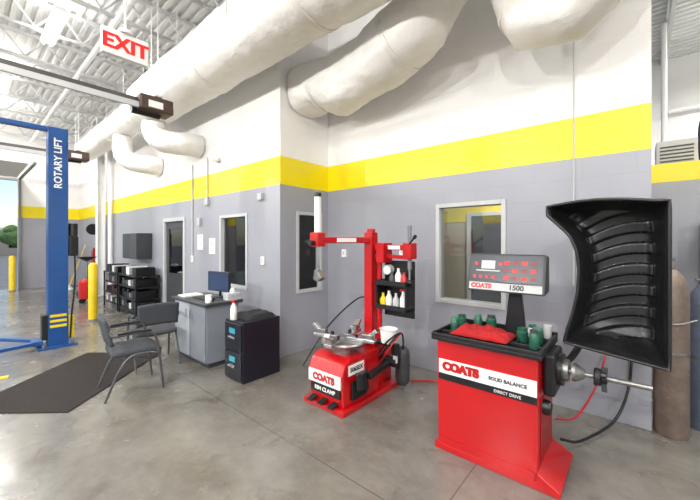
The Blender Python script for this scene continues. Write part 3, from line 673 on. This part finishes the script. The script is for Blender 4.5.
# ---------------------------------------------------------------- far-left objects
def bollard(x,y,h=1.15):
    g=Grp('safety_bollard',(x,y,0)); lathe(g,'post',(x,y,0),[(.08,0),(.08,h-.05),(.06,h-.01),(.02,h+.01)],YEL); cyl(g,'base',(x,y,0),(x,y,.03),.1,GRAY)
bollard(-8.57,1.8,1.18); bollard(-15.6,1.12); 
g=Grp('roof_column',(-12.2,2.72,0)); multi(g,'steel_section',[(-12.3,-12.1,2.64,2.66,0.02,5.4),(-12.3,-12.1,2.82,2.84,.02,5.4),(-12.21,-12.19,2.66,2.82,.02,5.4)],WHITE); box(g,'base',-12.38,-12.02,2.56,2.9,0,.02,LGRAY)
tube(None,'downspout_pipe',[(-11.6,2.84,.05),(-11.6,2.84,2.5),(-11.6,2.84,4.5)],.06,WHITE,smoothpath=False)
def shelf(x0,x1,y0,y1):
    g=Grp('metal_shelf_unit',((x0+x1)/2,(y0+y1)/2,0))
    multi(g,'frame',[(x,x+.03,y,y+.03,0,.88) for x in (x0,x1-.03) for y in (y0,y1-.03)]+[(x0,x1,y0,y1,z,z+.025) for z in (.12,.36,.62,.86)],BLACKM)
    i=0
    for z in (.145,.385,.645,.885):
        x=x0+.06
        while x<x1-.2:
            w=random.uniform(.08,.22); h=random.uniform(.1,.18); box(g,'carton_%d'%i,x,x+w,y0+.05,y1-.05,z+.001,z+h,random.choice([BLACK,DGRAY,GRAY,BLACK,BLACK,WHITE]),.004); i+=1; x+=w+.03
shelf(-9.15,-8.0,2.40,2.88); shelf(-10.4,-9.25,2.40,2.88)
g=Grp('wall_cabinet',(-9.1,2.8,1.1)); box(g,'case',-9.6,-8.6,2.62,2.925,1.22,1.82,DGRAY,.006); box(g,'door_a',-9.59,-9.11,2.60,2.619,1.23,1.81,DGRAY,.004); box(g,'door_b',-9.09,-8.61,2.60,2.619,1.23,1.81,DGRAY,.004)
g=Grp('fire_extinguisher',(-13.2,2.75,.9)); lathe(g,'tank',(-13.2,2.8,.9),[(.07,0),(.08,.03),(.08,.4),(.03,.48),(.03,.52)],RED,20); tube(g,'hose',[(-13.2,2.8,1.42),(-13.1,2.75,1.35),(-13.1,2.75,1.0)],.012,BLACK); box(g,'bracket',-13.25,-13.15,2.88,2.929,1.0,1.3,BLACKM)
g=Grp('hose_reel',(-12.9,2.7,1.9)); cyl(g,'drum',(-13.0,2.68,2.0),(-12.8,2.68,2.0),.14,RED); cyl(g,'flange',(-12.79,2.68,2.0),(-12.77,2.68,2.0),.17,BLACKM); box(g,'bracket',-12.95,-12.85,2.8,2.929,1.85,2.15,BLACKM)
g=Grp('waste_oil_drain',(-11.0,2.2,0)); X0,Y0=-11.1,2.2
lathe(g,'tank',(X0,Y0,.12),[(.16,0),(.18,.05),(.18,.45),(.1,.52)],RED); cyl(g,'stem',(X0,Y0,.62),(X0,Y0,1.1),.03,STEEL); lathe(g,'funnel',(X0,Y0,1.1),[(.03,0),(.2,.1),(.21,.12),(.17,.1),(.02,.02)],BLACKM)
for a in range(4): 
    a=a*math.pi/2+.4; cyl(g,'caster',(X0+.14*math.cos(a)-.02,Y0+.14*math.sin(a),.06),(X0+.14*math.cos(a)+.02,Y0+.14*math.sin(a),.06),.06,BLACK)
g=Grp('push_broom',(-12.9,2.3,0)); cyl(g,'handle',(-12.9,2.4,.1),(-12.85,2.9,1.6),.014,WOOD,seg=8); box(g,'head',-13.15,-12.65,2.34,2.42,0,.1,BLACK,.01)
g=Grp('utility_bucket',(-13.9,1.9,0)); lathe(g,'pail',(-13.9,1.9,0),[(.12,0),(.16,.34),(.17,.35),(.15,.33),(.11,.02)],LGRAY); tube(g,'bail',[(-13.9,1.74,.33),(-13.9,1.82,.5),(-13.9,1.98,.5),(-13.9,2.06,.33)],.006,STEEL)
g=Grp('mop_and_handle',(-14.6,2.3,0)); cyl(g,'handle',(-14.6,2.4,.05),(-14.6,2.85,1.5),.015,YEL,seg=8); lathe(g,'mop_head',(-14.6,2.38,0),[(.14,0),(.1,.08),(.03,.14)],WHITE,14)
g=Grp('floor_guide_strip',(-6.0,-.1,0)); beam(g,'strip',(-6.0,-.6,.006),(-5.75,.38,.006),.08,.01,YEL)
# far overhead door (raised)
g=Grp('sectional_garage_door',(-14.2,-.8,3.8))
for i in range(5): box(g,'section_%d'%i,-15.85+.62*i,-15.25+.62*i,-2.9,1.25,3.78,3.83,WHITE,.004)
for y in (-2.98,1.33): box(g,'track',-15.95,-12.4,y-.03,y+.03,3.72,3.78,GRAY); box(g,'vertical_track',-15.98,-15.92,y-.03,y+.03,.02,3.72,GRAY)
# outside
def tree(x,y,s):
    g=Grp('tree',(x,y,-.16)); cyl(g,'trunk',(x,y,-.16),(x,y,1.8*s),.18*s,WOOD,r2=.1*s)
    LEAF=mat('leaf_green',(96,128,66),.8,0,.5,2)
    import bmesh
    for i in range(9):
        bm=bmesh.new(); bmesh.ops.create_icosphere(bm,subdivisions=3,radius=random.uniform(.8,1.2)*s)
        c=V((random.uniform(-1.1,1.1),random.uniform(-1.1,1.1),random.uniform(1.8,3.6)))*s
        vv=[v.co*(1+.25*noise.noise(v.co*2.5/s+c)) for v in bm.verts]; ff=[tuple(v.index for v in f.verts) for f in bm.faces]; bm.free()
        mk(g,'foliage_%d'%i,[V((x,y,0))+c+v for v in vv],ff,LEAF,smooth=True,sharp=180)
tree(-52,4.3,.8); tree(-56,-2,.8); tree(-54,9,.8)
g=Grp('neighboring_building',(-62,2,-.16)); box(g,'walls',-66,-60,-14,16,-.16,3.0,INTR); box(g,'parapet',-66.2,-59.8,-14.2,16.2,3.0,3.3,WHITE); multi(g,'glazing',[(-60,-59.95,-12+4*i,-9.5+4*i,.8,2.3) for i in range(7)],SCREEN)

# ---------------------------------------------------------------- world / sun / camera
w=bpy.data.worlds.new('sky'); scene.world=w; w.use_nodes=True; nt=w.node_tree
sky=nt.nodes.new('ShaderNodeTexSky'); sky.sky_type='NISHITA'; sky.sun_disc=False; sky.sun_elevation=math.radians(48); sky.sun_rotation=math.radians(60)
nt.links.new(sky.outputs[0],nt.nodes['Background'].inputs[0]); nt.nodes['Background'].inputs[1].default_value=.2
sl=bpy.data.lights.new('sun','SUN'); sl.energy=3.0; sl.angle=.02; so=bpy.data.objects.new('sun',sl); so.rotation_euler=(math.radians(30),math.radians(-25),0); so.location=(0,0,20); COL.objects.link(so)
cam=bpy.data.cameras.new('camera'); cam.sensor_width=36; cam.lens=335/700*36; cam.shift_y=-9/700; cam.clip_start=.05; cam.clip_end=500
co=bpy.data.objects.new('camera',cam); co.location=(0,0,1.64); co.rotation_euler=(math.pi/2,0,math.asin(.6515)); COL.objects.link(co); scene.camera=co
